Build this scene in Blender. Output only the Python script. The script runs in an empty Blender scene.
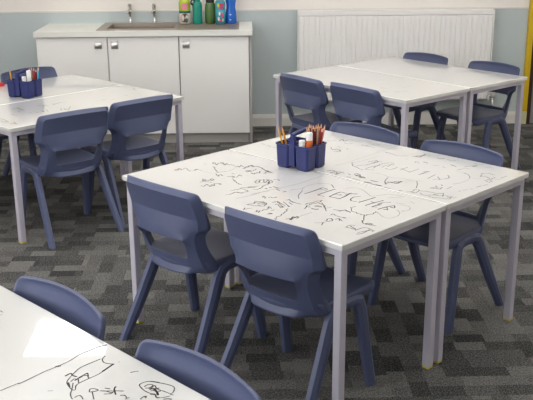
import bpy, bmesh, math, random
from mathutils import Vector, Matrix
random.seed(7)
PI = math.pi
SC = bpy.context.scene
COL = SC.collection
PANEL_STRENGTH, SKY_STRENGTH, EXPOSURE = 4.5, 4.0, 0.8
DOODLES = {
  'C0': '1503,101 501,74 490,100 507,67 480,74 493,41 465,52 438,62 434,47 443,24 439,15 438,38;1424,25 407,21;0400,26 345,21;2504,97 498,86 485,88;2510,70 488,67;2444,32 439,15;1485,-54 476,-63;1458,-79 475,-101 463,-100 430,-81 449,-114 447,-129 402,-108;1412,-48 357,-15 339,-8;2422,-51 407,-53;0336,17 337,-10 330,-41;1329,17 297,34 309,10 288,13 312,1;1317,99 291,119 304,98 284,113 286,99 276,98 292,75 275,75 266,95 263,86;1285,142 280,120 246,110;1248,166 230,170 245,141 222,152 210,151 224,132 206,137 228,114 221,108 202,101 222,98;2213,154 210,145;2291,113 281,94;1447,-115 433,-116 406,-104 419,-130 393,-116 393,-129 367,-128;1346,-111 350,-132 334,-123 355,-153 328,-141 317,-151 325,-181 300,-167;2308,-122 312,-156 321,-185 295,-172 287,-192 259,-181 222,-168 190,-163 168,-160;2184,-156 216,-162;1271,-97 274,-119 261,-119 258,-97 251,-116 259,-144 259,-157;2270,-98 260,-112;2236,-95 213,-93 221,-121 208,-121 223,-142;2193,-129 188,-141 197,-143;0341,-19 323,-47 334,-97;1299,13 286,12;1270,8 255,6 259,-14 238,0 245,-16;1294,-40 271,-38;1231,-6 235,-26 250,-46 226,-34;1225,18 174,41 150,51 139,46;1206,104 203,97;1129,-14 140,-41 134,-54 109,-22 113,-7 129,-14;1117,-25 130,-50 121,-66 104,-82 75,-65 71,-36 99,-42 102,-28;1126,-62 94,-36 111,-76 68,-39;197,-89 88,-105 66,-96;146,37 62,-1 71,-36 96,-67;237,17 25,17;231,1 23,-7;231,-21 10,-19 -3,-21;2-6,-2 -26,-1;1111,130 102,111 104,82 96,53 86,32 77,13;291,58 72,30;158,62 47,48 51,31;186,148 79,130 56,122 58,90 99,87;186,184 76,169 85,137;017,112 9,64 -2,32;022,189 12,151 8,106 9,56 6,22 -5,-30 -15,-104;180,134 50,126;1-48,8 -56,-6 -43,-4;1-46,114 -34,96 -50,100 -57,114;1-57,95 -59,82 -75,86 -72,70 -83,75;1-61,215 -70,188 -59,160 -82,148 -115,154 -121,186 -101,196 -78,208 -61,215;1-84,184 -89,160 -108,161 -102,191;1-72,190 -73,162 -97,153;1-81,243 -99,263 -98,245 -105,229;1-148,251 -138,234 -157,251 -160,240 -148,233 -157,225 -152,211 -158,200 -141,176 -161,185;1-179,204 -179,186;2-196,241 -206,222 -191,228;1-115,126 -114,108 -146,125 -178,140;1-138,141 -141,129 -178,150 -183,136;1-117,105 -153,118 -176,124;1-137,95 -164,107 -196,123;1-127,75 -133,60 -160,73 -180,73;1-157,85 -185,96;2-171,139 -184,144;2-182,118 -196,123;1-205,142 -222,171 -241,215 -243,239 -256,261 -264,262;1-283,235 -287,222 -300,227 -286,206 -292,192;0-11,-75 -17,-135 -12,-208 -12,-277;0-153,25 -122,-5 -97,-52 -73,-81 -63,-125 -68,-166 -91,-195 -121,-201 -157,-172;1-153,25 -122,-5 -97,-52;1-121,-201 -157,-172;2-125,-37 -127,-81 -122,-143;2-121,-137 -129,-145 -153,-141;1-127,-123 -160,-127;2-173,-58 -170,-111 -171,-167;1-173,-58 -204,-63;2-219,-74 -212,-115 -211,-151;1-211,-151 -236,-151;2-219,-74 -264,-81;1-216,-111 -242,-120;2-264,-81 -259,-126 -250,-158;2-232,-122 -240,-122;0-53,-31 -62,-60 -73,-81;1-148,69 -185,72 -206,70;1-215,61 -223,26 -229,-18 -239,0;1-246,88 -231,66 -232,36 -238,11 -271,17 -311,53;1-252,45 -279,38;1-269,84 -292,72;2-288,218 -301,222 -284,196 -298,199 -291,180 -304,185 -305,201;0-297,174 -299,111;1-252,102 -242,78 -255,71;1-255,53 -285,43 -260,39;2-266,80 -286,78 -289,66;1-248,3 -287,32 -327,67;0-304,43 -311,18;1-335,31 -347,29 -361,33 -362,15 -392,13;2-354,31 -367,24;1-367,90 -366,73 -384,82;1-386,81 -403,82 -428,75;2-419,83 -428,75;1-396,148 -387,131 -395,115 -413,131 -406,147 -396,148;1-411,116 -412,99 -431,115;1-413,97 -442,112;0-381,193 -399,174 -404,157;1-417,194 -404,174 -404,165;0-192,-199 -216,-232 -250,-233 -298,-207 -332,-189 -344,-211 -359,-249 -385,-264 -428,-271;2-259,-119 -253,-154 -275,-175;1-245,-136 -250,-171;1-302,-161 -290,-135;2-290,-135 -297,-107 -312,-92;1-312,-92 -336,-96;2-345,-95 -349,-137 -352,-188;2-387,-83 -389,-127 -398,-180;1-370,-138 -394,-128;2-414,-86 -417,-145;1-409,-128 -412,-159 -433,-179;1-415,-87 -430,-98;1-413,-113 -428,-125;2-448,-79 -454,-125 -465,-157;2-465,-157 -483,-134 -463,-133;2-463,-93 -479,-102;1-454,-125 -481,-96;1-365,-48 -363,-28 -391,0 -429,8 -459,6 -468,-21 -458,-56;0-458,-56 -482,-43 -517,-24 -541,-30 -546,-70 -528,-105 -500,-122;0-451,-187 -482,-198;0-521,-125 -526,-138;0-389,-224 -423,-256;1-454,10 -477,32 -487,56 -503,74;2-516,78 -521,65 -540,63;2-365,7 -401,18;1-491,154 -487,125 -505,119;1-492,131 -529,144;1-491,150 -532,147;1-535,155 -540,108 -587,115;1-561,182 -571,162 -565,115;1-489,57 -511,81 -539,69;1-518,81 -558,69;1-555,167 -570,121 -588,124;0-476,-239 -505,-228;0-474,-180 -500,-186 -521,-178 -536,-147 -525,-118',
  'C1': '130,259 14,238;1-5,285 -7,247 -29,262 -38,284 -32,248 -51,241;2-189,287 -217,283;2-230,288 -272,284;2-293,288 -324,287;2-360,284 -373,278;1-250,229 -272,252 -266,225 -287,216 -300,181;2-289,214 -299,187;1281,-53 240,-21 240,-49 200,-30 222,-9;1266,-83 241,-78;1200,-73 193,-74;055,178 49,95 55,10 58,-138;021,-90 20,30 32,92;132,92 1,126 -47,143 -77,150;1-11,114 -33,81 -43,8 -22,-11 -11,38;1-73,130 -68,85 -84,45;1-75,140 -111,117;121,268 21,243 -12,248 -39,234;13,274 -28,268 -34,246;1-64,234 -87,247;2-85,226 -93,207 -121,226 -107,239 -138,233 -157,238 -133,249;2-93,229 -128,238 -153,244;2-91,278 -110,271;1-121,277 -167,280;2-189,285 -209,277 -227,282;1-192,249 -232,245;2-245,287 -271,284;141,-153 12,-153 -39,-139 -63,-156 -75,-173;241,-153 28,-152;071,-125 63,-189 67,-272;2-96,-174 -107,-198 -115,-220 -115,-246 -125,-189 -111,-175;2-104,-184 -118,-208;1-139,-229 -144,-239;1-154,-111 -172,-115;1-181,-136 -211,-127;1-103,-119 -109,-120;1-37,52 -35,2 -50,-11;1-89,102 -75,53 -74,4 -96,-30;1-106,61 -101,16 -124,-6;1-127,66 -155,63 -154,15;1-118,38 -105,-26;1-188,44 -186,-15;1-176,19 -239,43;1-236,46 -236,-2 -236,-26;1-286,45 -290,18 -290,-30;0-126,163 -152,150 -187,151 -228,159 -282,140 -323,135 -354,116;1-220,166 -245,221 -274,248;2-258,220 -274,204 -282,185 -298,177 -298,214 -272,217;1-338,132 -367,169 -391,210;1-199,254 -228,248;2-249,282 -275,279;2-191,-224 -213,-232 -214,-247;1-234,-239 -266,-230 -271,-249;1-153,-110 -167,-98;1-173,-103 -183,-105;1-185,-127 -202,-136;1-243,-115 -266,-128;1-286,-123 -307,-118;1-288,50 -282,-22;1-346,68 -336,-2;1-269,-9 -294,-21;1-367,59 -392,47 -405,12 -396,-14 -374,-27;1-361,19 -392,47;1-430,173 -442,152 -459,146;2-428,132 -442,141;2-436,104 -449,112;1-486,140 -481,97;0-468,73 -477,32;2-301,-176 -329,-165;1-362,-123 -369,-155 -390,-174;1-358,-181 -365,-212 -385,-243;2-377,-211 -390,-236;2-383,-212 -379,-243;1-353,-263 -382,-266 -398,-281;1-427,-242 -441,-260;0-362,-111 -403,-103 -438,-90 -465,-58 -477,-13 -475,33 -460,58;1-406,-106 -438,-90 -465,-58;0-463,-56 -501,-75;1-487,-102 -466,-152 -485,-169 -518,-166;1-487,-102 -497,-123 -540,-96 -534,-136;1-558,-136 -560,-184;1-546,-113 -564,-125;1-532,-66 -534,-90 -556,-78 -555,-55 -532,-66;1-536,133 -538,121;1-540,109 -549,90;1-551,78 -559,66;1-557,40 -559,6;1-562,-1 -569,-24;2-291,-179 -308,-170;1-390,277 -408,270 -399,227 -415,223 -427,252 -423,276;2-408,270 -421,264;1-438,252 -464,267 -484,258 -491,231 -519,234 -531,213 -557,208 -564,240 -535,258 -513,270 -488,264;1-425,234 -454,216 -496,216 -508,195 -529,234;1-571,224 -572,203;2-495,237 -507,232;2-542,222 -559,226;2-430,173 -444,163 -465,159;1-469,160 -458,129;1377,-138 358,-141 353,-176;2329,-168 339,-205 311,-185 305,-206;1290,-160 262,-155 254,-178;1443,-234 419,-241;1239,-16 231,-38 213,-41 193,-18 216,4;1213,-84 199,-84;2198,-177 187,-176;1182,-187 156,-183 126,-187;1175,-223 166,-246 139,-242;1223,-254 206,-254;2178,-185 160,-184;2562,123 536,123;2517,132 488,132;2477,133 461,129',
  'R0': '2-221,121 -267,87;1-257,52 -249,32;1-239,-16 -271,-22;1-306,-3 -318,-75;2-378,153 -396,122;1-395,96 -401,61;1-308,193 -344,181;189,-248 65,-261;0-90,1 -81,-50',
  'R1': '1104,58 68,40;1123,-29 175,-120 137,-124;1551,-260 520,-252;1-194,-133 -176,-218 -207,-252 -290,-205 -303,-289;163,-96 41,-106;1-46,-2 -82,-7;2-290,-205 -294,-238',
  'L0': '2-326,139 -300,134 -296,61;1-283,163 -291,101;2-343,44 -331,53;1-403,20 -403,-46;2-176,118 -149,113 -131,69;1-129,115 -178,49;1-95,78 -63,92 -30,106;2-89,87 -88,66;1-317,-21 -299,-27;1-282,-23 -275,-53;2-235,-29 -245,-63;1-202,-18 -228,-82;1-507,-40 -505,-84 -520,-150;1-533,-95 -533,-156;2-535,-194 -511,-220;1-501,-170 -518,-233;1-321,87 -315,49;1-91,90 -64,85 -31,99 -5,85;2-87,96 -57,83;1-121,-45 -154,-101;1-108,-59 -130,-104 -106,-85;1-50,-36 -128,-130;2-237,-34 -237,-57;1496,123 522,111 513,64;2559,158 527,105;1471,-2 473,-22;2373,-5 373,-21;2180,-20 209,-21;1143,-15 153,-12;1225,-54 265,-46;0307,121 337,116;1508,12 530,17',
  'L1': '0404,126 404,113;0438,24 453,39;0482,204 480,173;0313,129 317,94',
  'N0': '118,12 19,-34 16,-38 20,-76 24,-109 24,-129 24,-148;218,-33 16,-38;226,-137 24,-148;0-60,-63 -68,-72;124,-149 28,-184 37,-212 38,-242 38,-272 32,-292;232,-285 34,-292;226,-138 20,-149;1-14,-253 -23,-238 -40,-231 -55,-237;1-19,-236 -19,-201 -21,-175 -32,-152 -46,-129 -58,-115 -77,-108 -96,-105 -100,-110 -86,-121 -81,-134 -79,-162 -78,-189 -66,-228;2-74,-204 -66,-228;2-30,-128 -28,-145 -39,-143 -53,-146;1-62,-123 -56,-136 -62,-140 -60,-157;2-64,-132 -57,-158 -55,-175;1-60,-160 -64,-166 -77,-162;1-55,-174 -70,-166;1-64,-142 -79,-133;1-70,-124 -94,-105 -108,-92 -124,-84 -132,-83;1-128,-89 -128,-102 -138,-102 -148,-98;1-132,-126 -122,-135 -128,-143 -140,-145 -136,-133 -132,-126;1-136,-131 -166,-115;2-60,-117 -80,-108;1-144,-146 -156,-156 -170,-171 -184,-183;1-142,-161 -154,-167;1-162,-144 -172,-155 -170,-165;1-156,-156 -168,-158 -170,-168;2-154,-183 -162,-173 -184,-161;1-126,-245 -128,-253 -134,-263;1-62,-258 -64,-258;2-74,-202 -62,-244;1-56,-237 -64,-244;1-194,-166 -200,-173 -212,-170 -216,-164;1-214,-169 -217,-175;1-240,-187 -236,-197 -238,-205 -244,-198;2-236,-197 -238,-203;1-212,-264 -194,-255 -186,-243 -186,-226 -200,-220 -218,-217 -236,-219 -246,-224 -258,-218 -264,-222;1-202,-227 -200,-238 -209,-247 -214,-234 -208,-225;2-221,-228 -224,-238 -246,-231 -254,-225;2-224,-234 -231,-248;1-216,-229 -213,-241 -215,-249;1-226,-226 -233,-234;1-192,-252 -217,-265 -238,-273 -254,-273 -268,-258 -270,-248 -278,-251;1-238,-216 -248,-222 -260,-217 -270,-228 -276,-243;1-221,-228 -214,-248 -228,-242 -244,-243 -240,-233 -254,-225;2-227,-234 -244,-232 -254,-226;1-244,-245 -268,-249;2-276,-223 -282,-232 -290,-236;1410,-207 394,-206;1384,-193 382,-197',
}
# ------------------------------------------------------------------ helpers
def s2l(c):
    c /= 255.0
    return c / 12.92 if c <= 0.04045 else ((c + 0.055) / 1.055) ** 2.4

def rgb(r, g, b):
    return (s2l(r), s2l(g), s2l(b), 1.0)

def mat(name, col, rough=0.5, metal=0.0, coat=0.0, bump=None, spec=0.5, var=None, coat_rough=0.05):
    """Principled material; bump=(scale, strength); var=(scale, amount) is a slow colour mottling."""
    m = bpy.data.materials.new(name)
    m.use_nodes = True
    nt = m.node_tree
    b = nt.nodes['Principled BSDF']
    b.inputs['Base Color'].default_value = col
    b.inputs['Roughness'].default_value = rough
    b.inputs['Metallic'].default_value = metal
    b.inputs['Coat Weight'].default_value = coat
    b.inputs['Coat Roughness'].default_value = coat_rough
    b.inputs['Specular IOR Level'].default_value = spec
    if bump or var:
        tc = nt.nodes.new('ShaderNodeTexCoord')
    if bump:
        n = nt.nodes.new('ShaderNodeTexNoise')
        n.inputs['Scale'].default_value = bump[0]
        n.inputs['Detail'].default_value = 3
        bp = nt.nodes.new('ShaderNodeBump')
        bp.inputs['Strength'].default_value = bump[1]
        bp.inputs['Distance'].default_value = 0.002
        nt.links.new(tc.outputs['Object'], n.inputs['Vector'])
        nt.links.new(n.outputs['Fac'], bp.inputs['Height'])
        nt.links.new(bp.outputs['Normal'], b.inputs['Normal'])
    if var:
        n = nt.nodes.new('ShaderNodeTexNoise')
        n.inputs['Scale'].default_value = var[0]
        n.inputs['Detail'].default_value = 4
        mx = nt.nodes.new('ShaderNodeMix')
        mx.data_type = 'RGBA'
        mx.inputs[6].default_value = tuple(c * (1 - var[1]) for c in col[:3]) + (1,)
        mx.inputs[7].default_value = tuple(min(1, c * (1 + var[1])) for c in col[:3]) + (1,)
        nt.links.new(tc.outputs['Object'], n.inputs['Vector'])
        nt.links.new(n.outputs['Fac'], mx.inputs[0])
        nt.links.new(mx.outputs[2], b.inputs['Base Color'])
    return m

def obj(name, bm, m, parent=None, smooth=False, loc=None, rz=None, bevel=None, sub=0):
    me = bpy.data.meshes.new(name)
    bmesh.ops.recalc_face_normals(bm, faces=bm.faces)
    bm.to_mesh(me)
    bm.free()
    for x in (m if isinstance(m, (list, tuple)) else [m]):
        me.materials.append(x)
    o = bpy.data.objects.new(name, me)
    COL.objects.link(o)
    if smooth:
        for p in me.polygons:
            p.use_smooth = True
    if parent is not None:
        o.parent = parent
    if loc is not None:
        o.location = loc
    if rz is not None:
        o.rotation_euler = (0, 0, rz)
    if bevel:
        md = o.modifiers.new('bevel', 'BEVEL')
        md.width = bevel
        md.segments = 2
        md.limit_method = 'ANGLE'
        md.angle_limit = math.radians(40)
    if sub:
        md = o.modifiers.new('subsurf', 'SUBSURF')
        md.levels = sub
        md.render_levels = sub
    return o

def thing(name, label, cat, loc=(0, 0, 0), rz=0.0, group=None):
    o = bpy.data.objects.new(name, None)
    o.empty_display_size = 0.05
    COL.objects.link(o)
    o.location = loc
    o.rotation_euler = (0, 0, rz)
    return tag(o, label, cat, group)

def tag(o, label, cat, group=None):
    o['label'] = label
    o['category'] = cat
    if group:
        o['group'] = group
    return o

def struct(o):
    o['kind'] = 'structure'
    return o

def copy_thing(root, loc, rz, label):
    """Copy a thing with its parts and sub-parts (mesh data shared)."""
    r = root.copy()
    COL.objects.link(r)
    r.location = loc
    r.rotation_euler = (0, 0, rz)
    r['label'] = label
    for ch in list(root.children):
        c = ch.copy()
        COL.objects.link(c)
        c.parent = r
        for g in list(ch.children):
            d = g.copy()
            COL.objects.link(d)
            d.parent = c
    return r

def add_box(bm, x0, x1, y0, y1, z0, z1, mi=0):
    v = [bm.verts.new((x, y, z)) for z in (z0, z1) for y in (y0, y1) for x in (x0, x1)]
    for f in ((0, 2, 3, 1), (4, 5, 7, 6), (0, 1, 5, 4), (2, 6, 7, 3), (0, 4, 6, 2), (1, 3, 7, 5)):
        bm.faces.new([v[i] for i in f]).material_index = mi

def box(*a):
    bm = bmesh.new()
    add_box(bm, *a)
    return bm

def add_loft(bm, rings, cap=True, mi=0, closed=True):
    """rings: lists of equal length of points; bridged in order."""
    vr = [[bm.verts.new(p) for p in r] for r in rings]
    n = len(vr[0])
    for a, b in zip(vr, vr[1:]):
        for i in range(n if closed else n - 1):
            j = (i + 1) % n
            bm.faces.new((a[i], a[j], b[j], b[i])).material_index = mi
    if cap:
        bm.faces.new(vr[0][::-1]).material_index = mi
        bm.faces.new(vr[-1]).material_index = mi
    return vr

def add_tube(bm, pts, r, n=10, mi=0, cap=True):
    pts = [Vector(p) for p in pts]
    rings = []
    ref = None
    for i, p in enumerate(pts):
        t = (pts[min(i + 1, len(pts) - 1)] - pts[max(i - 1, 0)]).normalized()
        if ref is None:
            ref = t.orthogonal().normalized()
        ref = (ref - t * ref.dot(t)).normalized()
        b = t.cross(ref)
        rr = r[i] if isinstance(r, (list, tuple)) else r
        rings.append([p + (ref * math.cos(2 * PI * k / n) + b * math.sin(2 * PI * k / n)) * rr for k in range(n)])
    add_loft(bm, rings, cap, mi)

def add_lathe(bm, prof, n=28, cx=0.0, cy=0.0, mi=0, cap=True):
    rings = [[(cx + r * math.cos(2 * PI * k / n), cy + r * math.sin(2 * PI * k / n), z) for k in range(n)] for r, z in prof]
    add_loft(bm, rings, cap, mi)

def catmull(P, k=3):
    if len(P) < 3:
        return P
    out = []
    for i in range(len(P) - 1):
        p0 = P[max(i - 1, 0)]; p1 = P[i]; p2 = P[i + 1]; p3 = P[min(i + 2, len(P) - 1)]
        for j in range(k):
            t = j / k
            out.append(tuple(0.5 * (2 * p1[d] + (p2[d] - p0[d]) * t + (2 * p0[d] - 5 * p1[d] + 4 * p2[d] - p3[d]) * t * t
                                    + (3 * p1[d] - p0[d] - 3 * p2[d] + p3[d]) * t ** 3) for d in range(2)))
    out.append(P[-1])
    return out

def add_ribbon(bm, P, w, z, mi):
    """A flat marker stroke on a table surface."""
    P = catmull(P)
    L = []; Rr = []
    for i, p in enumerate(P):
        a = P[max(i - 1, 0)]; b = P[min(i + 1, len(P) - 1)]
        dx, dy = b[0] - a[0], b[1] - a[1]
        l = math.hypot(dx, dy) or 1e-6
        ww = w * (0.8 + 0.4 * random.random()) / 2
        nx, ny = -dy / l * ww, dx / l * ww
        L.append(bm.verts.new((p[0] + nx, p[1] + ny, z)))
        Rr.append(bm.verts.new((p[0] - nx, p[1] - ny, z)))
    for i in range(len(P) - 1):
        bm.faces.new((L[i], Rr[i], Rr[i + 1], L[i + 1])).material_index = mi

# ------------------------------------------------------------------ the place (metres)
YAW, YW = 0.0243, 7.385            # back wall: turned slightly, this far from the camera
def W(s, d, z=0.0):                # along the wall, out from the wall, up
    return (s * math.cos(YAW) + d * math.sin(YAW), YW + s * math.sin(YAW) - d * math.cos(YAW), z)

GC = (0.2453, 2.6973, 0.7858)      # table clusters: near corner x, y and heading of the right-hand edge
GR = (0.8150, 5.0824, 0.6941)
GL = (-1.3364, 4.5175, 0.7967)
def at(g, a, b, z=0.0):
    c, s = math.cos(g[2]), math.sin(g[2])
    return (g[0] + a * c - b * s, g[1] + a * s + b * c, z)

# ------------------------------------------------------------------ materials
M = {}
M['table_white'] = mat('table_white', rgb(221, 220, 216), 0.22, coat=1.0, spec=0.5, coat_rough=0.03)
M['ink'] = mat('marker_ink', rgb(66, 65, 64), 0.4)
M['ink_dark'] = mat('marker_ink_dark', rgb(36, 36, 36), 0.4)
M['ink_faint'] = mat('marker_ink_faint', rgb(118, 116, 112), 0.4)
M['steel'] = mat('lilac_grey_powder_coat', rgb(192, 187, 198), 0.42, bump=(900, .1))
M['yellow_cap'] = mat('yellow_plastic', rgb(205, 190, 70), 0.5)
M['chair'] = mat('navy_polypropylene', rgb(80, 87, 117), 0.40, bump=(700, .25), var=(6, .06))
M['wall'] = mat('warm_white_paint', rgb(238, 232, 225), 0.8, bump=(220, .12))
M['dim_wall'] = mat('low_bounce_slate_blue', rgb(118, 128, 136), 0.8)  # dark tone picked to cut bounced light from the unseen front wall
M['dado'] = mat('blue_grey_panel', rgb(192, 202, 202), 0.42, var=(1.5, .03))
M['white_paint'] = mat('white_gloss_paint', rgb(224, 221, 214), 0.35)
M['cabinet'] = mat('white_laminate', rgb(243, 240, 236), 0.35, var=(2, .015))
M['worktop'] = mat('cream_worktop', rgb(231, 230, 223), 0.3)
M['carcass'] = mat('grey_carcass_edge', rgb(150, 148, 146), 0.5)
M['plinth'] = mat('grey_plinth', rgb(176, 172, 168), 0.5)
M['sinksteel'] = mat('brushed_sink_steel', rgb(150, 138, 127), 0.34, metal=0.4, var=(5, .05))
M['chrome'] = mat('chrome', rgb(215, 213, 210), 0.12, metal=1.0)
M['pull'] = mat('satin_nickel', rgb(205, 203, 199), 0.32, metal=0.8)
M['black'] = mat('black_plastic', rgb(28, 28, 30), 0.4)
M['radiator'] = mat('radiator_enamel', rgb(242, 239, 236), 0.4)
M['slot'] = mat('grille_shadow', rgb(120, 116, 112), 0.6)
M['yellow'] = mat('yellow_gloss_paint', rgb(214, 178, 20), 0.35)
M['cream'] = mat('cream_paint', rgb(205, 200, 160), 0.5)
M['brown'] = mat('dark_brown_strip', rgb(62, 34, 16), 0.5)
M['door_grey'] = mat('grey_door_laminate', rgb(140, 138, 142), 0.5)
M['caddy'] = mat('blue_caddy_plastic', rgb(30, 40, 98), 0.34, bump=(500, .2), var=(40, .2))
M['paper_white'] = mat('white_plastic', rgb(235, 234, 232), 0.4)
M['orange'] = mat('orange_plastic', rgb(226, 110, 40), 0.4)
M['wood'] = mat('pencil_wood', rgb(214, 168, 130), 0.6)
M['red'] = mat('red_plastic', rgb(190, 30, 30), 0.4)
M['ceiling'] = mat('ceiling_tile_white', rgb(228, 226, 222), 0.9, bump=(300, .3))

def carpet():
    m = bpy.data.materials.new('carpet_tiles')
    m.use_nodes = True
    nt = m.node_tree
    N = nt.nodes; Lk = nt.links
    b = N['Principled BSDF']
    b.inputs['Roughness'].default_value = 0.95
    b.inputs['Specular IOR Level'].default_value = 0.15
    tc = N.new('ShaderNodeTexCoord')
    sp = N.new('ShaderNodeSeparateXYZ')
    Lk.new(tc.outputs['Object'], sp.inputs[0])
    def mth(op, a, b_=None, c=None):
        n = N.new('ShaderNodeMath'); n.operation = op
        for i, q in enumerate((a, b_, c)):
            if q is None: continue
            if isinstance(q, (int, float)): n.inputs[i].default_value = q
            else: Lk.new(q, n.inputs[i])
        return n.outputs[0]
    def wn(*a):
        c = N.new('ShaderNodeCombineXYZ')
        for i, q in enumerate(a):
            if isinstance(q, (int, float)): c.inputs[i].default_value = q
            else: Lk.new(q, c.inputs[i])
        n = N.new('ShaderNodeTexWhiteNoise'); n.noise_dimensions = '3D'
        Lk.new(c.outputs[0], n.inputs['Vector'])
        return n.outputs['Value']
    X, Y = sp.outputs['X'], sp.outputs['Y']
    TS = 0.5
    ti = mth('FLOOR', mth('DIVIDE', X, TS)); tj = mth('FLOOR', mth('DIVIDE', Y, TS))
    turn = mth('GREATER_THAN', wn(ti, tj, 3.3), 0.74)        # some tiles are laid quarter-turned
    def mixf(f, a, b_):
        n = N.new('ShaderNodeMix'); n.data_type = 'FLOAT'
        Lk.new(f, n.inputs[0]); Lk.new(a, n.inputs[2]); Lk.new(b_, n.inputs[3])
        return n.outputs[0]
    U = mixf(turn, X, Y); V = mixf(turn, Y, X)
    tones = []
    for bw, bh, seed in ((0.125, 0.0714, 1.7), (0.25, 0.143, 9.1)):
        row = mth('FLOOR', mth('DIVIDE', V, bh))
        off = mth('MULTIPLY', wn(row, turn, seed), bw)
        cl = mth('FLOOR', mth('DIVIDE', mth('ADD', U, off), bw))
        tones.append(wn(cl, row, mth('ADD', turn, seed)))
    t = mth('ADD', mth('ADD', mth('MULTIPLY', tones[0], 0.66), mth('MULTIPLY', tones[1], 0.16)), 0.09)
    no = N.new('ShaderNodeTexNoise'); no.inputs['Scale'].default_value = 210; no.inputs['Detail'].default_value = 2
    Lk.new(tc.outputs['Object'], no.inputs['Vector'])
    no2 = N.new('ShaderNodeTexNoise'); no2.inputs['Scale'].default_value = 90; no2.inputs['Detail'].default_value = 2
    Lk.new(tc.outputs['Object'], no2.inputs['Vector'])
    t2 = mth('ADD', t, mth('MULTIPLY', mth('SUBTRACT', no.outputs['Fac'], 0.5), 2.6))
    t2 = mth('ADD', t2, mth('MULTIPLY', mth('SUBTRACT', no2.outputs['Fac'], 0.5), 0.9))
    cr = N.new('ShaderNodeValToRGB')
    e = cr.color_ramp.elements
    e[0].position = 0.05; e[0].color = rgb(40, 40, 40)
    e[1].position = 1.0; e[1].color = rgb(124, 122, 118)
    q = cr.color_ramp.elements.new(0.5); q.color = rgb(85, 84, 82)
    Lk.new(t2, cr.inputs[0])
    Lk.new(cr.outputs[0], b.inputs['Base Color'])
    bp = N.new('ShaderNodeBump'); bp.inputs['Strength'].default_value = 0.5; bp.inputs['Distance'].default_value = 0.004
    Lk.new(no.outputs['Fac'], bp.inputs['Height'])
    Lk.new(bp.outputs['Normal'], b.inputs['Normal'])
    return m
M['carpet'] = carpet()

def emit(name, col, st):
    m = bpy.data.materials.new(name)
    m.use_nodes = True
    b = m.node_tree.nodes['Principled BSDF']
    b.inputs['Base Color'].default_value = (0.8, 0.8, 0.8, 1)
    b.inputs['Emission Color'].default_value = col
    b.inputs['Emission Strength'].default_value = st
    return m
M['diffuser'] = emit('led_diffuser', (1.0, 0.99, 0.975, 1), PANEL_STRENGTH)

# ------------------------------------------------------------------ room shell
SL, SR, DF, HC = -3.6, 3.3, 9.8, 2.6        # left, right, depth to the wall behind the camera, height
o0 = W(0, 0)
def shell(name, bm, m, **k):
    return struct(obj(name, bm, m, loc=o0, rz=YAW, **k))
shell('floor', box(SL, SR, -DF, 0, -0.1, 0), M['carpet'])
shell('ceiling', box(SL, SR, -DF, 0, HC, HC + 0.1), M['ceiling'])
shell('wall_back', box(SL - .1, SR + .1, 0, 0.1, -0.1, HC + 0.1), M['wall'])
shell('wall_right', box(SR, SR + .1, -DF, 0, -0.1, HC + 0.1), M['wall'])
shell('wall_front', box(SL - .1, SR + .1, -DF - .1, -DF, -0.1, HC + .1), M['dim_wall'])
# left wall with the long window opening that gives the daylight
WD0, WD1, WZ0, WZ1 = 4.9, 9.4, 0.80, 2.40
bm = bmesh.new()
add_box(bm, SL - .1, SL, -DF, 0, -0.1, WZ0)
add_box(bm, SL - .1, SL, -DF, 0, WZ1, HC + .1)
add_box(bm, SL - .1, SL, -WD0, 0, WZ0, WZ1)
add_box(bm, SL - .1, SL, -DF, -WD1, WZ0, WZ1)
shell('wall_left', bm, M['wall'])
bm = bmesh.new()
for k in range(5):
    y = -WD0 - (WD1 - WD0) * k / 4
    add_box(bm, SL - .08, SL - .02, y - .03, y + .03, WZ0, WZ1)
for z in (WZ0, WZ1):
    add_box(bm, SL - .08, SL - .02, -WD1, -WD0, z - .03, z + .03)
shell('window_1', bm, M['white_paint'])
# blue-grey lower wall panel, capping and skirting
ZB = 0.962
shell('trim_1', box(SL, 2.17, -0.006, 0, 0.10, ZB), M['dado'])
shell('trim_2', box(SL, 2.17, -0.010, 0, ZB, ZB + 0.016), M['white_paint'], bevel=.003)
bm = bmesh.new()
pr = [(0, 0), (-.018, 0), (-.018, .07), (-.014, .085), (-.008, .102), (0, .104)]
add_loft(bm, [[(x, y, z) for y, z in pr] for x in (SL, 2.15)])
shell('baseboard_back', bm, M['white_paint'])
# door at the right with a yellow frame
dr = shell('door_1', box(2.247, 3.10, -0.045, 0, 0.006, 2.04), M['door_grey'])
f = obj('door_frame', box(2.172, 2.214, -0.05, 0, 0.11, 2.08), M['yellow'], dr, bevel=.004)
f = obj('frame_head', box(2.214, 3.17, -0.05, 0, 2.045, 2.08), M['yellow'], dr, bevel=.004)
f = obj('plinth_block', box(2.172, 2.214, -0.052, 0, 0, 0.11), M['cream'], dr, bevel=.003)
f = obj('finger_guard', box(2.214, 2.246, -0.04, 0, 0, 2.044), M['brown'], dr)

# unseen ceiling lights: one inferred, further rows added to brighten the back (600 x 600)
first = None
for i, s in enumerate((-2.68, -1.48, -.28, .92, 2.12)):
    for j, d in enumerate((1.45, 2.85, 4.25, 7.40)):
        lab = 'unseen square white ceiling light panel, %s column, %s the back wall' % (('leftmost', 'second', 'middle', 'fourth', 'rightmost')[i], ('nearest', 'second from', 'third from', 'fourth from')[j])
        if first is None:
            first = thing('unseen_ceiling_light', lab, 'light', W(s, d, HC), YAW, 'ceiling light panels')
            bm = bmesh.new()
            for a in ((-.31, .31, -.31, -.285), (-.31, .31, .285, .31), (-.31, -.285, -.285, .285), (.285, .31, -.285, .285)):
                add_box(bm, *a, -.02, 0)
            obj('frame', bm, M['white_paint'], first)
            obj('diffuser', box(-.285, .285, -.285, .285, -.015, 0), M['diffuser'], first)
        else:
            copy_thing(first, W(s, d, HC), YAW, lab)

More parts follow.
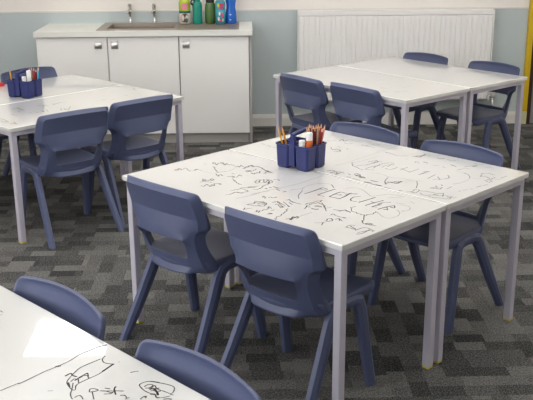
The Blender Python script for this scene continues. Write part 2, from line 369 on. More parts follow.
# ------------------------------------------------------------------ tables
def scrawl(P):
    """Turn a traced line of handwriting into small joined-up loops."""
    Q = []
    for a, b in zip(P, P[1:]):
        n = max(1, int(math.hypot(b[0] - a[0], b[1] - a[1]) / .0055))
        for k in range(n):
            t = k / n
            Q.append((a[0] + (b[0] - a[0]) * t + random.uniform(-.0035, .0035), a[1] + (b[1] - a[1]) * t + random.uniform(-.0035, .0035)))
    return Q + [P[-1]]
def table_top_bm(H, key):
    bm = bmesh.new()
    add_box(bm, -.5985, .5985, -.2985, .2985, H - .020, H)
    bmesh.ops.recalc_face_normals(bm, faces=bm.faces)
    ed = [e for e in bm.edges if not (abs(e.verts[0].co.z - (H - .02)) < 1e-6 and abs(e.verts[1].co.z - (H - .02)) < 1e-6)]
    bmesh.ops.bevel(bm, geom=ed, offset=.0035, segments=2, affect='EDGES', profile=.5)
    for st in DOODLES.get(key, '').split(';'):
        if not st:
            continue
        w = int(st[0])
        P = [tuple(float(q) / 1000 for q in p.split(',')) for p in st[1:].split()]
        if w and len(P) >= 4 and key[0] in 'CRL':
            P = scrawl(P)
        add_ribbon(bm, P, (0.0028, 0.0035, 0.0048)[w] * {'N': .85, 'C': 1, 'R': 1.9, 'L': 1.8}[key[0]], H + .0004, (3, 1, 2)[w])
    return bm
TOPM = ['table_white', 'ink', 'ink_dark', 'ink_faint']

def make_table(key, H, loc, rz, label, group):
    t = thing('classroom_table', label, 'table', loc, rz, group)
    obj('tabletop', table_top_bm(H, key), [M[k] for k in TOPM], t)
    bm = bmesh.new()
    z0, z1 = H - .048, H - .0201
    for y in (-.287, .257):
        add_box(bm, -.557, .557, y, y + .03, z0, z1)
    for x in (-.587, .557):
        add_box(bm, x, x + .03, -.257, .257, z0, z1)
    obj('frame', bm, M['steel'], t, bevel=.002)
    for sx in (-1, 1):
        for sy in (-1, 1):
            cx, cy = sx * .571, sy * .271
            l = obj('leg', box(cx - .016, cx + .016, cy - .016, cy + .016, .008, H - .0202), M['steel'], t, bevel=.003)
            obj('foot_cap', box(cx - .0155, cx + .0155, cy - .0155, cy + .0155, 0, .0085), M['yellow_cap'], l, bevel=.002)
    return t

def retop(t, key, H):
    """Give a copied table its own tabletop, with its own drawings."""
    for c in t.children:
        if c.name.startswith('tabletop'):
            me = bpy.data.meshes.new('tabletop')
            bm = table_top_bm(H, key)
            bmesh.ops.recalc_face_normals(bm, faces=bm.faces)
            bm.to_mesh(me); bm.free()
            for k in TOPM:
                me.materials.append(M[k])
            c.data = me

TG = 'white drawn-on classroom tables with grey legs'
HT, HTL = 0.671, 0.6475
tab = make_table('C0', HT, at(GC, .3, .6), GC[2] + PI / 2, 'centre white table with a big bubble name drawn on it, nearest of its pair', TG)
for key, g, a, b, dr_, lab in (
        ('C1', GC, .906, .6, PI / 2, 'white scribbled table joined behind the centre table, two chairs beyond it'),
        ('R0', GR, .3, .6, PI / 2, 'front white table of the pair by the radiator, nearer the camera'),
        ('R1', GR, .906, .6, PI / 2, 'rear white table of the pair by the radiator, closest to the radiator'),
        ('N0', GC, -1.237, -.0625, PI / 2, 'nearest white table, cut off by the bottom left corner, with bold black drawings')):
    t = copy_thing(tab, at(g, a, b), g[2] + dr_, lab)
    retop(t, key, HT)
tabl = make_table('L0', HTL, at(GL, .6, .3), GL[2], 'white table at the left edge, its near corner leg between floor and chair', TG)
t = copy_thing(tabl, at(GL, .6, .902), GL[2], 'white table in front of the sink cabinets, behind the left table')
retop(t, 'L1', HTL)

# ------------------------------------------------------------------ chairs (moulded plastic school chair)
def make_chair(loc, rz, label):
    t = thing('school_chair', label, 'chair', loc, rz, 'navy moulded school chairs')
    mc = M['chair']
    # --- backrest: rear and front skins over one grid, open hand hole, chamfered border
    rows = [  # z, half width, centre y, plan sag, depth of the wrapped-round side
        (.712, .203, -.247, .034, .012), (.690, .2125, -.242, .034, .013), (.606, .2155, -.217, .036, .016),
        (.598, .2155, -.215, .036, .018), (.556, .2150, -.212, .040, .026), (.546, .197, -.2105, .043, .034), (.516, .184, -.207, .046, .042),
        (.470, .181, -.197, .048, .052), (.424, .184, -.181, .050, .060), (.402, .188, -.172, .050, .066), (.394, .189, -.169, .050, .067), (.366, .192, -.150, .052, .075)]
    NR = len(rows)
    fr = [0, .3, .60, .80, .895, 1.0]
    cols = [-f for f in fr[:0:-1]] + fr
    NC = len(cols)
    hole = {6, 7}                                    # cells between rows 6-7 and 7-8
    bm = bmesh.new()
    Rv, Fv = [], []
    lean = {3: .001, 4: .012, 5: .016, 6: .024}
    for i, (z, w, yc, sag, ed) in enumerate(rows):
        rr, ff = [], []
        for c in cols:
            f = abs(c)
            x = c * w
            if f < .61 and i >= 6:                        # hole columns taper towards the bottom
                hw = .137 - .024 * max(0, min(1, (.516 - z) / .09))
                x = math.copysign(hw, c) if f > .5 else c * .36
            y = yc + sag * (abs(x) / .205) ** 2
            ry = y
            zz = z + (.012 * (1 - f * f) if i <= 3 else (.006 * (1 - f * f) if i == 4 else 0))
            if i >= 9: zz -= .012 * (1 - f * f)
            if f < .7: ry -= lean.get(i, 0)
            elif f < .85: ry -= lean.get(i, 0) * .45
            if i == NR - 1: ry -= .040 * max(0, 1 - (f / .8) ** 2)
            out = (i == 0 or f > .99) and i <= 4
            if out: ry += .022
            if i > 4 and f > .99: ry += .034
            th = .012
            if f > .7: th = ed * (.55 if f < .85 else .8) + .004
            if i > 4 and f > .7: th = .030 + .02 * (f > .85)
            if f > .99: th = ed if i <= 4 else ed - .012
            if i == 0: th = .014
            rr.append(bm.verts.new((x, ry, zz)))
            ff.append(bm.verts.new((x, (ry - .005 if out else y) + th, zz - (.003 if i == 0 else 0))))
        Rv.append(rr); Fv.append(ff)
    cr = bm.edges.layers.float.get('crease_edge') or bm.edges.layers.float.new('crease_edge')
    j0, j1 = cols.index(-.60), cols.index(.60)
    inh = lambda i, j: i in hole and j0 <= j < j1
    for i in range(NR - 1):
        for j in range(NC - 1):
            if inh(i, j):
                continue
            bm.faces.new((Rv[i][j], Rv[i][j + 1], Rv[i + 1][j + 1], Rv[i + 1][j]))
            bm.faces.new((Fv[i][j], Fv[i + 1][j], Fv[i + 1][j + 1], Fv[i][j + 1]))
    def wallq(p):                                          # p: list of (i, j) along a boundary
        for (a, b), (c, d) in zip(p, p[1:]):
            bm.faces.new((Rv[a][b], Fv[a][b], Fv[c][d], Rv[c][d]))
    outer = [(0, j) for j in range(NC)] + [(i, NC - 1) for i in range(1, NR)] + [(NR - 1, j) for j in range(NC - 2, -1, -1)] + [(i, 0) for i in range(NR - 2, -1, -1)]
    hl = [(6, j) for j in range(j0, j1 + 1)] + [(7, j1)] + [(8, j) for j in range(j1, j0 - 1, -1)] + [(7, j0), (6, j0)]
    wallq(outer); wallq(hl)
    def crease(vs, val):
        for a, b in zip(vs, vs[1:]):
            e = bm.edges.get((a, b))
            if e:
                e[cr] = val
                if val >= .88: e.smooth = False
    crease([Rv[i][j] for i, j in hl], 1); crease([Fv[i][j] for i, j in hl], .7)
    crease([Rv[i][j] for i, j in outer], .85); crease([Fv[i][j] for i, j in outer], .6)
    crease(Rv[1][1:-1], 1); crease(Rv[3][1:-1], 1); crease(Rv[10][1:-1], .9)
    for jj in (1, NC - 2): crease([Rv[i][jj] for i in range(1, NR)], 1)
    for jj in (2, NC - 3): crease([Rv[i][jj] for i in range(3, 7)], .9)
    for a, b in ((0, 1), (NC - 1, NC - 2)):
        crease([Rv[4][a], Rv[4][b]], .6)
    crease([Rv[6][j] for j in range(2, NC - 2)], .8)
    obj('backrest', bm, mc, t, smooth=True, sub=2)
    # --- seat: dished shell with a deep rolled edge
    xs = [-1, -.93, -.75, -.4, 0, .4, .75, .93, 1]
    ys = [(-.178, .180), (-.150, .186), (-.09, .190), (0, .194), (.10, .196), (.17, .194), (.205, .185), (.218, .168)]
    bm = bmesh.new()
    Tv, Bv = [], []
    for k, (y, w) in enumerate(ys):
        a, b = [], []
        for u in xs:
            f = abs(u)
            dish = -.016 * (1 - f ** 2) * (1 if y < .12 else .5)
            zt = .412 + dish - (.004 if f > .97 else 0)
            if y > .15: zt -= (y - .15) ** 2 * 2.6
            if y < -.14: zt += .010
            yy = y
            if y < -.14: yy = y + .045 * f * f
            th = .012 + (.030 if f > .9 else 0.0)
            if k == 0: th = .046 - .022 * f * f
            if k == len(ys) - 1: th = .022
            a.append(bm.verts.new((u * w, yy, zt)))
            b.append(bm.verts.new((u * w * (.985 if f > .9 else 1), yy + (.012 if k == 0 else 0), zt - th)))
        Tv.append(a); Bv.append(b)
    nx, ny = len(xs), len(ys)
    for k in range(ny - 1):
        for j in range(nx - 1):
            bm.faces.new((Tv[k][j], Tv[k][j + 1], Tv[k + 1][j + 1], Tv[k + 1][j]))
            bm.faces.new((Bv[k][j], Bv[k + 1][j], Bv[k + 1][j + 1], Bv[k][j + 1]))
    ring = [(0, j) for j in range(nx)] + [(k, nx - 1) for k in range(1, ny)] + [(ny - 1, j) for j in range(nx - 2, -1, -1)] + [(k, 0) for k in range(ny - 2, -1, -1)]
    for (a, b), (c, d) in zip(ring, ring[1:]):
        bm.faces.new((Tv[a][b], Bv[a][b], Bv[c][d], Tv[c][d]))
    obj('seat', bm, mc, t, smooth=True, sub=2)
    # --- four legs: faceted tubes, bent out of the rail under the seat
    def leg(side, path):
        bm = bmesh.new()
        rings = []
        n = len(path)
        P = [Vector((side * x, y, z)) for x, y, z, w in path]
        for i in range(n):
            tn = (P[min(i + 1, n - 1)] - P[max(i - 1, 0)]).normalized()
            ax = Vector((1, 0, 0))
            up = tn.cross(ax).normalized()
            if i == n - 1:
                up = Vector((0, -1, 0)) if up.y < 0 else Vector((0, 1, 0))
            ax = ax - tn * ax.dot(tn)
            ax.normalize()
            if i == n - 1: ax = Vector((1, 0, 0))
            h = path[i][3] / 2
            k = .018 if i < n - 1 else .016
            prof = [(-k * .55, -h), (k * .55, -h), (k, -h * .35), (k, h * .35), (k * .55, h), (-k * .55, h), (-k, h * .35), (-k, -h * .35)]
            rings.append([P[i] + ax * a + up * b for a, b in prof])
        add_loft(bm, rings)
        return obj('leg', bm, mc, t, bevel=.0016)
    for sd in (-1, 1):
        leg(sd, [(.180, .055, .374, .038), (.182, -.020, .374, .044), (.184, -.052, .362, .054), (.187, -.072, .332, .055),
                 (.200, -.158, .160, .050), (.214, -.244, 0, .045)])
        leg(sd, [(.180, -.010, .374, .038), (.183, .062, .374, .044), (.187, .092, .362, .054), (.190, .104, .328, .054),
                 (.198, .132, .160, .049), (.208, .160, 0, .044)])
    return t

def chair_at(g, a, b, rot):
    return at(g, a, b), g[2] + rot
FW, BK = -PI / 2, PI / 2
p, r = chair_at(GC, .140, .882, FW + .042)
ch = make_chair(p, r, 'left of the two navy chairs tucked at the near side of the centre table')
for g, a, b, rot, lab in (
        (GC, .141, .305, FW + .055, 'right navy chair at the near side of the centre table, by its corner leg'),
        (GC, 1.050, .902, BK, 'navy chair on the far side of the centre tables, behind the pencil caddy'),
        (GC, 1.050, .352, BK, 'navy chair on the far side of the centre tables, nearest their right-hand corner leg'),
        (GR, .124, .842, FW - .03, 'dark navy chair at the left end of the radiator tables, nearest the sink cabinets'),
        (GR, .140, .378, FW, 'dark navy chair at the near side of the radiator tables, second from the sink cabinets'),
        (GR, 1.052, .905, BK, 'navy chair whose back shows above the radiator tables, in front of the radiator middle'),
        (GR, 1.080, .315, BK, 'navy chair at the right end of the radiator tables, beside the yellow door frame'),
        (GL, .337, .058, -.12, 'navy chair at the left table nearest the left edge, its whole back in view'),
        (GL, .799, .062, -.095, 'navy chair at the right end of the left table, in front of the cabinets'),
        (GL, .868, 1.053, PI, 'navy chair beyond the left table, its top edge behind the blue caddy'),
        (GL, .360, 1.050, PI, 'navy chair beyond the left table, only its dark legs seen under the tabletop'),
        (GC, -1.100, .238, BK, 'navy chair at the nearest table, upper left one cut by the left table edge'),
        (GC, -1.100, -.338, BK, 'navy chair at the nearest table, lower right one at the bottom of the picture')):
    p, r = chair_at(g, a, b, rot)
    copy_thing(ch, p, r, lab)

# ------------------------------------------------------------------ sink cabinets along the back wall
CF = 0.565                                             # door faces stand this far from the wall
def make_unit(s0, s1, ndoors, handles, label):
    t = thing('sink_cabinet' if ndoors == 2 else 'base_cabinet', label, 'cabinet', W((s0 + s1) / 2, 0), YAW, 'white base cabinets under the worktop')
    w = (s1 - s0) / 2
    for sx in (-1, 1):
        x0 = sx * w
        obj('side_panel', box(min(x0, x0 - sx * .016), max(x0, x0 - sx * .016), -CF + .002, -.02, 0, .836), M['carcass'], t)
    obj('back_panel', box(-w + .016, w - .016, -.03, -.02, .08, .836), M['cabinet'], t)
    obj('base_panel', box(-w + .016, w - .016, -CF + .004, -.03, .08, .096), M['carcass'], t)
    obj('plinth', box(-w + .016, w - .016, -CF + .022, -CF + .006, 0, .079), M['plinth'], t)
    dw = 2 * w / ndoors
    for k in range(ndoors):
        a, b = -w + k * dw + .003, -w + (k + 1) * dw - .003
        d = obj('door', box(a, b, -CF - .018, -CF, .080, .832), M['cabinet'], t, bevel=.0015)
        hx = (b - .066) if handles[k] == 'R' else (a + .052)
        bm = bmesh.new()                                # small bowed cup pull
        rings = []
        for i in range(9):
            q = i / 8
            ang = PI * q
            rings.append([(hx - .026 + .052 * u, -CF - .018 - .020 * math.sin(ang) ** .6 * (1 - .2 * (2 * u - 1) ** 2), .744 + .056 * q) for u in (0, .1, .35, .65, .9, 1)])
        vr = add_loft(bm, rings, cap=False, closed=False)
        bm.faces.new([r_[0] for r_ in vr]); bm.faces.new([r_[-1] for r_ in vr][::-1])
        obj('handle', bm, M['pull'], d, smooth=True)
    return t
make_unit(-1.755, -.675, 2, 'RL', 'white double-door cabinet under the sink bowl, left of the pair of units')
make_unit(-.673, -.140, 1, 'L', 'white single-door cabinet beneath the drink bottles, right end of the run')
tag(obj('end_panel', box(-.009, .009, -CF - .016, -.02, 0, .836), M['plinth'], loc=W(-.129, 0), rz=YAW), 'thin pale end panel closing the right side of the cabinets', 'panel')
# worktop with the sink cut-out
bm = bmesh.new()
X0, X1, YF, ZT = -1.765, -.113, -.603, .877
a0, a1, b0, b1 = -1.285, -.235, -.515, -.035
for q in ((X0, X1, YF, b0), (X0, X1, b1, -.004), (X0, a0, b0, b1), (a1, X1, b0, b1)):
    add_box(bm, *q, .838, ZT)
bmesh.ops.remove_doubles(bm, verts=bm.verts, dist=1e-5)
wt = obj('worktop', bm, M['worktop'], loc=o0, rz=YAW)
tag(wt, 'cream worktop running over all the white cabinets, holding the sink', 'worktop')
sk = thing('sink', 'inset brownish steel sink with bowl at left and flat drainer at right', 'sink', W(-.76, .275, ZT), YAW)
def sl(x0, x1, y0, y1, z0, z1, bm):
    add_box(bm, x0 + .76, x1 + .76, y0 + .275, y1 + .275, z0, z1)
bm = bmesh.new()
h0, h1 = .0005, .0045
for q in ((-1.305, -.215, -.535, -.455), (-1.305, -.215, -.085, -.020), (-1.305, -1.235, -.455, -.085), (-.715, -.66, -.455, -.085)):
    sl(*q, h0, h1, bm)
obj('rim', bm, M['sinksteel'], sk, bevel=.0015)
bm = bmesh.new()
sl(-.66, -.215, -.455, -.085, h0, h1 - .0015, bm)
for k in range(6):
    y = -.42 + k * .055
    sl(-.64, -.30, y, y + .012, h1 - .0015, h1 + .0005, bm)
obj('drainer', bm, M['sinksteel'], sk)
bm = bmesh.new()
rg = []
for z, g_ in ((h1, 0), (-.02, .004), (-.13, .012), (-.15, .035), (-.152, .12)):
    x0, x1, y0, y1 = -.475 + g_, .045 - g_, -.18 + g_, .19 - g_
    rg.append([(x0, y0, z), (x1, y0, z), (x1, y1, z), (x0, y1, z)])
add_loft(bm, rg, cap=False)
bm.faces.new([bm.verts.new(p_) for p_ in rg[-1]])
bmesh.ops.remove_doubles(bm, verts=bm.verts, dist=1e-6)
ob = obj('bowl', bm, M['sinksteel'], sk)
bm = bmesh.new(); add_lathe(bm, [(.03, -.151), (.03, -.147), (.02, -.146)], 16, -.215, 0)
obj('waste', bm, M['chrome'], sk, smooth=True)
def make_tap(s, label):
    t = thing('pillar_tap', label, 'tap', W(s, .052, ZT + .0045), YAW, 'chrome pillar taps at the sink')
    bm = bmesh.new()
    add_lathe(bm, [(.018, 0), (.018, .004), (.010, .008), (.009, .066), (.014, .074), (.016, .098), (.012, .104)], 18)
    obj('body', bm, M['chrome'], t, smooth=True)
    bm = bmesh.new()
    add_tube(bm, [(0, -.005, .088), (-.008, -.03, .094), (-.010, -.045, .094), (-.012, -.056, .088), (-.012, -.058, .080)], [.010, .009, .008, .008, .008], 12)
    obj('spout', bm, M['chrome'], t, smooth=True)
    bm = bmesh.new()
    add_lathe(bm, [(.010, .1045), (.016, .109), (.017, .140), (.012, .152)], 18)
    add_box(bm, -.007, .007, -.045, .004, .142, .151)
    obj('lever', bm, M['chrome'], t, smooth=False, bevel=.002)
    return t
tp = make_tap(-1.098, 'left one of the two chrome taps behind the sink bowl')
copy_thing(tp, W(-.903, .052, ZT + .0045), YAW, 'right one of the two chrome taps behind the sink bowl')

# drink bottles on the drainer
def bottle(name, label, s, d, prof, m, lidprof, lm, extra=None):
    t = thing(name, label, 'bottle', W(s, d, ZT + .005), YAW, 'drink bottles on the drainer')
    bm = bmesh.new(); add_lathe(bm, prof, 28)
    obj('body', bm, m, t, smooth=True)
    bm = bmesh.new(); add_lathe(bm, lidprof, 24)
    l = obj('lid', bm, lm, t, smooth=False, bevel=.002)
    if extra: extra(t)
    return t
def bmat(n, c, tr=0.0, rough=.25):
    m = mat(n, c, rough, coat=.3)
    m.node_tree.nodes['Principled BSDF'].inputs['Transmission Weight'].default_value = tr
    return m
M['lime'] = bmat('lime_plastic', rgb(172, 190, 40)); M['teal'] = bmat('teal_plastic', rgb(14, 150, 130), .15)
M['olive'] = bmat('green_plastic', rgb(82, 118, 60), .15); M['tealprint'] = bmat('teal_print', rgb(60, 150, 165))
M['blue'] = bmat('blue_plastic', rgb(20, 108, 214), .2); M['pink'] = mat('pink_print', rgb(226, 130, 150), .4)
M['magenta'] = mat('magenta_print', rgb(205, 50, 110), .4); M['darkteal'] = mat('dark_teal_print', rgb(40, 100, 90), .4)
M['printbrown'] = mat('brown_print', rgb(96, 58, 44), .4); M['printwhite'] = mat('pale_print', rgb(214, 206, 196), .4)
def band(t, name, r, z0, z1, m, n=28):
    bm = bmesh.new(); add_lathe(bm, [(r - .002, z0), (r, z0 + .0005), (r, z1 - .0005), (r - .002, z1)], n, cap=False)
    return obj(name, bm, m, t, smooth=True)
def patch(t, name, r, ac, aw, z0, z1, m, oval=True):
    """A printed patch wrapped on the side facing the room."""
    bm = bmesh.new()
    c = bm.verts.new((r * math.sin(ac), -r * math.cos(ac), (z0 + z1) / 2))
    vs = []
    for k in range(20):
        q = 2 * PI * k / 20
        a = ac + aw * math.cos(q); z = (z0 + z1) / 2 + (z1 - z0) / 2 * math.sin(q)
        vs.append(bm.verts.new((r * math.sin(a), -r * math.cos(a), z)))
    for k in range(20):
        bm.faces.new((c, vs[k], vs[(k + 1) % 20]))
    return obj(name, bm, m, t, smooth=True)
def ex1(t):
    band(t, 'label', .0468, .004, .098, M['printwhite'])
    band(t, 'label', .0472, .085, .105, M['darkteal'])
    patch(t, 'label', .0480, .0, .62, .112, .165, M['pink'])
    patch(t, 'label', .0474, .05, .75, .016, .084, M['printbrown'])
    patch(t, 'label', .0478, .35, .22, .012, .05, M['darkteal'])
bottle('drink_bottle', 'lime green bottle with pink and brown printed label, leftmost on the drainer', -.648, .165,
       [(.040, 0), (.045, .006), (.0455, .10), (.0465, .16), (.042, .185), (.030, .20)], M['lime'],
       [(.030, .2002), (.031, .204), (.031, .225), (.018, .235), (.014, .25)], M['pink'], ex1)
def ex2(t):
    bm = bmesh.new()
    add_tube(bm, [(-.022, -.012, .186), (-.036, -.030, .192), (-.046, -.040, .180), (-.044, -.038, .160), (-.033, -.024, .150)], .007, 8)
    obj('carry_loop', bm, M['black'], t, smooth=True)
bottle('drink_bottle', 'teal waisted bottle with a black carry loop, second from the left', -.548, .165,
       [(.036, 0), (.040, .006), (.0405, .03), (.036, .085), (.040, .13), (.037, .165), (.026, .18)], M['teal'],
       [(.026, .1802), (.028, .184), (.028, .205), (.020, .215)], M['teal'], ex2)
bottle('drink_bottle', 'dark green rounded bottle with a black lid, middle of the five', -.444, .17,
       [(.034, 0), (.040, .008), (.043, .05), (.043, .12), (.039, .155), (.034, .166)], M['olive'],
       [(.034, .1662), (.035, .170), (.035, .188), (.027, .193), (.015, .21)], M['black'])
def ex4(t):
    band(t, 'label', .0408, .012, .115, M['tealprint'])
    for k, (a, wd, z0, z1, q) in enumerate(((-.3, .22, .03, .06, 'printwhite'), (.35, .2, .05, .095, 'magenta'), (-.1, .16, .07, .10, 'printwhite'), (.1, .15, .02, .04, 'magenta'), (.55, .14, .02, .05, 'printwhite'))):
        patch(t, 'print', .0412, a, wd, z0, z1, M[q])
    patch(t, 'label', .0412, .2, .6, .122, .165, M['magenta'])
    patch(t, 'print', .0416, -.35, .25, .135, .168, M['lime'])
bottle('drink_bottle', 'teal bottle with magenta and white pattern, partly behind the blue bottle', -.364, .205,
       [(.036, 0), (.040, .006), (.040, .17), (.030, .188)], M['tealprint'],
       [(.030, .1882), (.031, .192), (.031, .215), (.015, .225)], M['magenta'], ex4)
def ex5(t):
    patch(t, 'print', .0452, -.05, .16, .068, .076, M['printwhite'])
    patch(t, 'print', .0462, -.1, .12, .028, .036, M['printwhite'])
bottle('drink_bottle', 'tall bright blue waisted bottle, rightmost on the drainer', -.280, .150,
       [(.041, 0), (.045, .006), (.0455, .05), (.044, .085), (.036, .125), (.038, .15), (.043, .18), (.038, .21), (.028, .225)], M['blue'],
       [(.028, .2252), (.030, .229), (.030, .25), (.018, .262)], M['blue'], ex5)

# ------------------------------------------------------------------ radiator
rd = thing('radiator', 'long white ribbed panel radiator on the back wall', 'radiator', W(1.063, 0, .22), YAW)
RW, RH = .795, .747
bm = bmesh.new()
xs = []
nfl = 37
pit = 2 * (RW - .002) / nfl
x = -RW + .002
prof = []
for k in range(nfl):
    prof += [(x, -.100), (x + pit * .14, -.1068), (x + pit * .20, -.1075), (x + pit * .80, -.1075), (x + pit * .86, -.1068), (x + pit, -.100)]
    x += pit
rings = []
for z, back in ((.0, .02), (.012, .004), (.020, 0), (RH - .052, 0), (RH - .044, .004), (RH - .036, .02)):
    rings.append([(a, b + back, z) for a, b in prof])
add_loft(bm, rings, cap=False, closed=False)
obj('front_panel', bm, M['radiator'], rd, smooth=False)
obj('back_panel', box(-RW + .012, RW - .012, -.05, -.035, .0, RH - .036), M['radiator'], rd)
bm = bmesh.new()
add_box(bm, -RW, RW, -.110, -.1, RH - .036, RH); add_box(bm, -RW, RW, -.03, -.022, RH - .036, RH)
for k in range(82):
    x = -RW + .01 + k * (2 * RW - .02) / 81
    add_box(bm, x - .004, x + .004, -.1, -.03, RH - .008, RH - .002)
obj('top_grille', bm, M['radiator'], rd, bevel=.0015)
for sx in (-1, 1):
    obj('side_panel', box(min(sx * RW, sx * (RW + .008)), max(sx * RW, sx * (RW + .008)), -.110, -.022, .0, RH), M['radiator'], rd, bevel=.002)
bm = bmesh.new()
for x in (-.6, .6):
    add_box(bm, x - .02, x + .02, -.0355, -.0065, .1, .62)
obj('bracket', bm, M['radiator'], rd)
bm = bmesh.new()
add_tube(bm, [(RW - .004, -.06, .03), (RW + .05, -.06, .03)], .010, 10)
add_tube(bm, [(RW + .05, -.06, .045), (RW + .05, -.06, -.21)], .008, 10)
obj('pipe', bm, M['chrome'], rd, smooth=True)
bm = bmesh.new()
add_lathe(bm, [(.014, .02), (.020, .028), (.022, .04), (.022, .085), (.016, .095)], 18, RW + .05, -.06)
obj('valve_head', bm, M['paper_white'], rd, smooth=True)

# ------------------------------------------------------------------ desk caddies with pencils
def caddy(g, a, b, H, rz, label):
    t = thing('desk_caddy', label, 'caddy', at(g, a, b, H + .0006), rz, 'blue desk caddies')
    # four open pockets in two rows either side of the handle
    def pocket(x0, x1, y0, y1, nm):
        bm = bmesh.new()
        def ring(z, gr, inset):
            xa, xb, ya, yb = x0 - gr + inset, x1 + gr - inset, y0 - gr + inset, y1 + gr - inset
            c = .008
            return [(xa + c, ya, z), (xb - c, ya, z), (xb, ya + c, z), (xb, yb - c, z), (xb - c, yb, z), (xa + c, yb, z), (xa, yb - c, z), (xa, ya + c, z)]
        add_loft(bm, [ring(.004, 0, .012), ring(.0, -.004, 0), ring(.006, 0, 0), ring(.097, .003, 0), ring(.099, .0055, 0), ring(.105, .0055, 0),
                      ring(.105, .003, .003), ring(.01, 0, .003), ring(.008, 0, .012)], cap=True)
        bmesh.ops.recalc_face_normals(bm, faces=bm.faces)
        return obj(nm, bm, M['caddy'], t)
    for ya, yb in ((-.083, -.019), (.019, .083)):
        pocket(-.066, -.005, ya, yb, 'pocket')
        pocket(.005, .066, ya, yb, 'pocket')
    bm = bmesh.new()
    add_box(bm, -.060, .060, -.016, .016, .010, .014)
    add_box(bm, -.060, .060, -.002, .002, .014, .1)
    obj('web', bm, M['caddy'], t)
    bm = bmesh.new()
    for sx in (-1, 1):
        add_loft(bm, [[(sx * .058 + q * .008, -w, z), (sx * .058 + q * .008, w, z)][::1] + [(sx * .058 - q * .008, w, z), (sx * .058 - q * .008, -w, z)] for q, w, z in ((1, .015, .014), (1, .014, .105), (1, .009, .142))])
    add_tube(bm, [(-.064, 0, .145), (-.03, 0, .151), (.03, 0, .153), (.064, 0, .150)], .0095, 12)
    obj('handle', bm, M['caddy'], t, smooth=False)
    return t
def caddy_at(g, a, b, rz):
    """caddy-local (x, y) -> world"""
    c0 = at(g, a, b)
    def f(x, y, z):
        return (c0[0] + x * math.cos(rz) - y * math.sin(rz), c0[1] + x * math.sin(rz) + y * math.cos(rz), z)
    return f
PM = {}
def pencil(p, lean, az, colr, label, L=.172, group=None):
    if colr not in PM:
        PM[colr] = mat(colr.replace(' ', '_') + '_pencil_paint', PC[colr], .35)
    bm = bmesh.new()
    hexa = lambda r, z: [(r * math.cos(PI / 3 * k), r * math.sin(PI / 3 * k), z) for k in range(6)]
    add_loft(bm, [hexa(.0042, 0), hexa(.0042, L - .022)], mi=0)
    add_loft(bm, [hexa(.0042, L - .0219), hexa(.0016, L - .006)], mi=1)
    add_loft(bm, [hexa(.0016, L - .0059), hexa(.0004, L)], mi=0)
    o = obj('pencil', bm, [PM[colr], M['wood']], loc=p)
    o.rotation_euler = (Matrix.Rotation(az, 3, 'Z') @ Matrix.Rotation(lean, 3, 'Y')).to_euler()
    return tag(o, label, 'pencil', group)
PC = {'amber': rgb(220, 146, 34), 'yellow': rgb(216, 160, 30), 'orange': rgb(214, 96, 40), 'dark red': rgb(140, 36, 34), 'brown': rgb(104, 62, 48), 'maroon': rgb(96, 34, 42),
      'dusty pink': rgb(206, 128, 124), 'red': rgb(190, 52, 40), 'mauve': rgb(128, 88, 110), 'tan': rgb(188, 136, 104), 'grey': rgb(92, 84, 84), 'cyan': rgb(60, 150, 185),
      'pale pink': rgb(222, 170, 160)}
ORD = ['first', 'second', 'third', 'fourth', 'fifth', 'sixth', 'seventh', 'eighth', 'ninth', 'tenth', 'eleventh', 'twelfth']
def glue(p, body, label, h, r=.0135):
    t = thing('glue_stick', label, 'glue stick', p, 0, 'glue sticks in the caddies')
    bm = bmesh.new(); add_lathe(bm, [(r, 0), (r, h * .78)], 20)
    obj('tube', bm, body, t, smooth=False, bevel=.001)
    bm = bmesh.new(); add_lathe(bm, [(r * 1.04, h * .78 + .0005), (r * 1.04, h - .003), (r * .9, h)], 20)
    obj('cap', bm, M['paper_white'], t)
    return t

# caddy on the centre tables
RZ1 = GC[2] + .10
CA = (GC, .622, .758)
caddy(*CA, HT, RZ1, 'navy blue four-pocket caddy of pencils on the centre tables')
f1 = caddy_at(*CA, RZ1)
def world_az(v): return math.atan2(v[1], v[0])
for i, (x, y, c) in enumerate(((-.042, .040, 'yellow'), (-.030, .030, 'amber'))):
    pencil(f1(x, y, HT + .0115), .24, PI * .98, c, '%s pencil leaning out of the left pocket of the centre caddy' % ('yellow', 'orange-yellow')[i], .17, 'pencils in the left pocket of the centre caddy')
glue(f1(-.024, -.061, HT + .0105), M['orange'], 'orange glue stick with white cap in the centre caddy', .150)
glue(f1(-.046, -.040, HT + .0105), M['paper_white'], 'white glue stick beside the orange one, in the centre caddy', .118, .0130)
bunch = ['tan', 'dusty pink', 'brown', 'pale pink', 'maroon', 'dark red', 'grey', 'tan', 'mauve', 'red', 'dark red', 'dusty pink']
cnt = 0
def stand(u, j, n, rz, fan):
    """Rim point, base and lean of pencil u (0 left .. 1 right) of a bunch fanned across the far right-hand pocket."""
    ex = (math.cos(-rz), math.sin(-rz)); ey = (-ex[1], ex[0])
    rx = .0355 + (u - .5) * .050 * ex[0] + j * ey[0]
    ry = -.0495 + (u - .5) * .050 * ex[1] + j * ey[1]
    ln = fan * (u - .5)
    return rx - .09 * ln * ex[0], ry - .09 * ln * ex[1], ln
for i, c in enumerate(bunch):
    u = i / 11
    x, y, ln = stand(u, (.013, -.009, .002)[i % 3] if i else .006, 12, RZ1, .36)
    pencil(f1(x, y, HT + .0105), ln, 0.0, c, '%s coloured pencil, %s from the left in the bunch in the centre caddy' % (c, ORD[i]),
           .165 + .016 * ((i * 7) % 5) / 4, 'pencil bunch in the centre caddy')
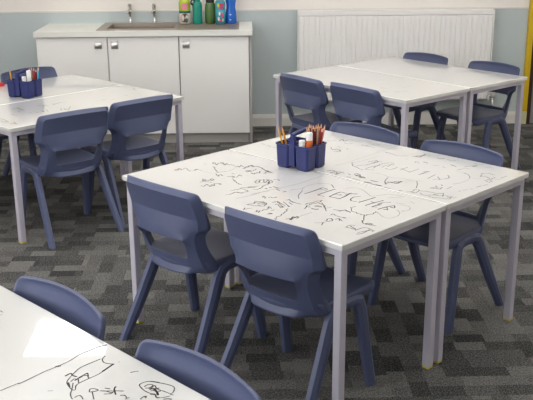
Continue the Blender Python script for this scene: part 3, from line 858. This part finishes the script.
# caddy on the left tables
RZ2 = GL[2] + .31
CB = (GL, .540, .735)
caddy(*CB, HTL, RZ2, 'navy blue four-pocket caddy of pencils on the left table')
f2 = caddy_at(*CB, RZ2)
pencil(f2(-.045, .052, HTL + .009), .08, PI, 'yellow', 'yellow pencil in the left pocket of the left caddy', .165, 'pencils in the left caddy')
glue(f2(-.024, -.061, HTL + .0105), M['paper_white'], 'taller white glue stick in the left table caddy', .155)
glue(f2(-.046, -.040, HTL + .0105), M['paper_white'], 'shorter white glue stick in the left table caddy', .120, .0130)
b2 = ['brown', 'dusty pink', 'tan', 'dark red', 'red', 'maroon', 'pale pink', 'cyan']
for i, c in enumerate(b2):
    u = i / 7
    x, y, ln = stand(u, (.012, -.010, .002)[i % 3], 8, RZ2, .22)
    pencil(f2(x, y, HTL + .0105), ln, 0.0, c, '%s coloured pencil, %s from the left in the left table caddy' % (c, ORD[i]),
           .158 + .014 * ((i * 7) % 5) / 4, 'pencil bunch in the left caddy')
# red board eraser at the left table's far edge
er = thing('board_eraser', 'red board eraser with black grip at the far edge of the left table', 'eraser', at(GL, .565, 1.16, HTL + .0006), GL[2] + PI / 2)
obj('pad', box(-.03, .03, -.06, .06, 0, .022), M['red'], er, bevel=.004)
obj('grip', box(-.012, .012, -.03, .03, .0221, .042), M['black'], er, bevel=.006)

# ------------------------------------------------------------------ light, camera, view
wd = bpy.data.worlds.new('sky')
SC.world = wd
wd.use_nodes = True
bg = wd.node_tree.nodes['Background']
bg.inputs['Color'].default_value = (0.95, 0.97, 1.0, 1)
bg.inputs['Strength'].default_value = SKY_STRENGTH
pl = bpy.data.lights.new('window_daylight', 'AREA')
pl.shape = 'RECTANGLE'; pl.size = WD1 - WD0; pl.size_y = WZ1 - WZ0
pl.cycles.is_portal = True
po = bpy.data.objects.new('window_daylight', pl)
COL.objects.link(po)
po.location = W(SL - .12, (WD0 + WD1) / 2, (WZ0 + WZ1) / 2)
po.rotation_euler = (PI / 2, 0, YAW - PI / 2)

cd = bpy.data.cameras.new('camera')
cd.sensor_fit = 'HORIZONTAL'; cd.sensor_width = 36.0
cd.lens = 886.24 / 533 * 36.0
cd.clip_start = .05
co = bpy.data.objects.new('camera', cd)
COL.objects.link(co)
pitch, roll = 0.30834, -0.0062
fw = Vector((0, math.cos(pitch), -math.sin(pitch))); up0 = Vector((0, math.sin(pitch), math.cos(pitch))); rt0 = Vector((1, 0, 0))
rt = rt0 * math.cos(roll) + up0 * math.sin(roll); up = -rt0 * math.sin(roll) + up0 * math.cos(roll)
R = Matrix((rt, up, -fw)).transposed().to_4x4()
R.translation = Vector((0, 0, 1.6885))
co.matrix_world = R
SC.camera = co
vs = SC.view_settings
vs.view_transform = 'Standard'; vs.look = 'None'; vs.gamma = 1.0; vs.use_curve_mapping = False
vs.exposure = EXPOSURE
SC.cycles.use_denoising = True
SC.cycles.max_bounces = 10
SC.cycles.diffuse_bounces = 6
SC.cycles.sample_clamp_indirect = 8
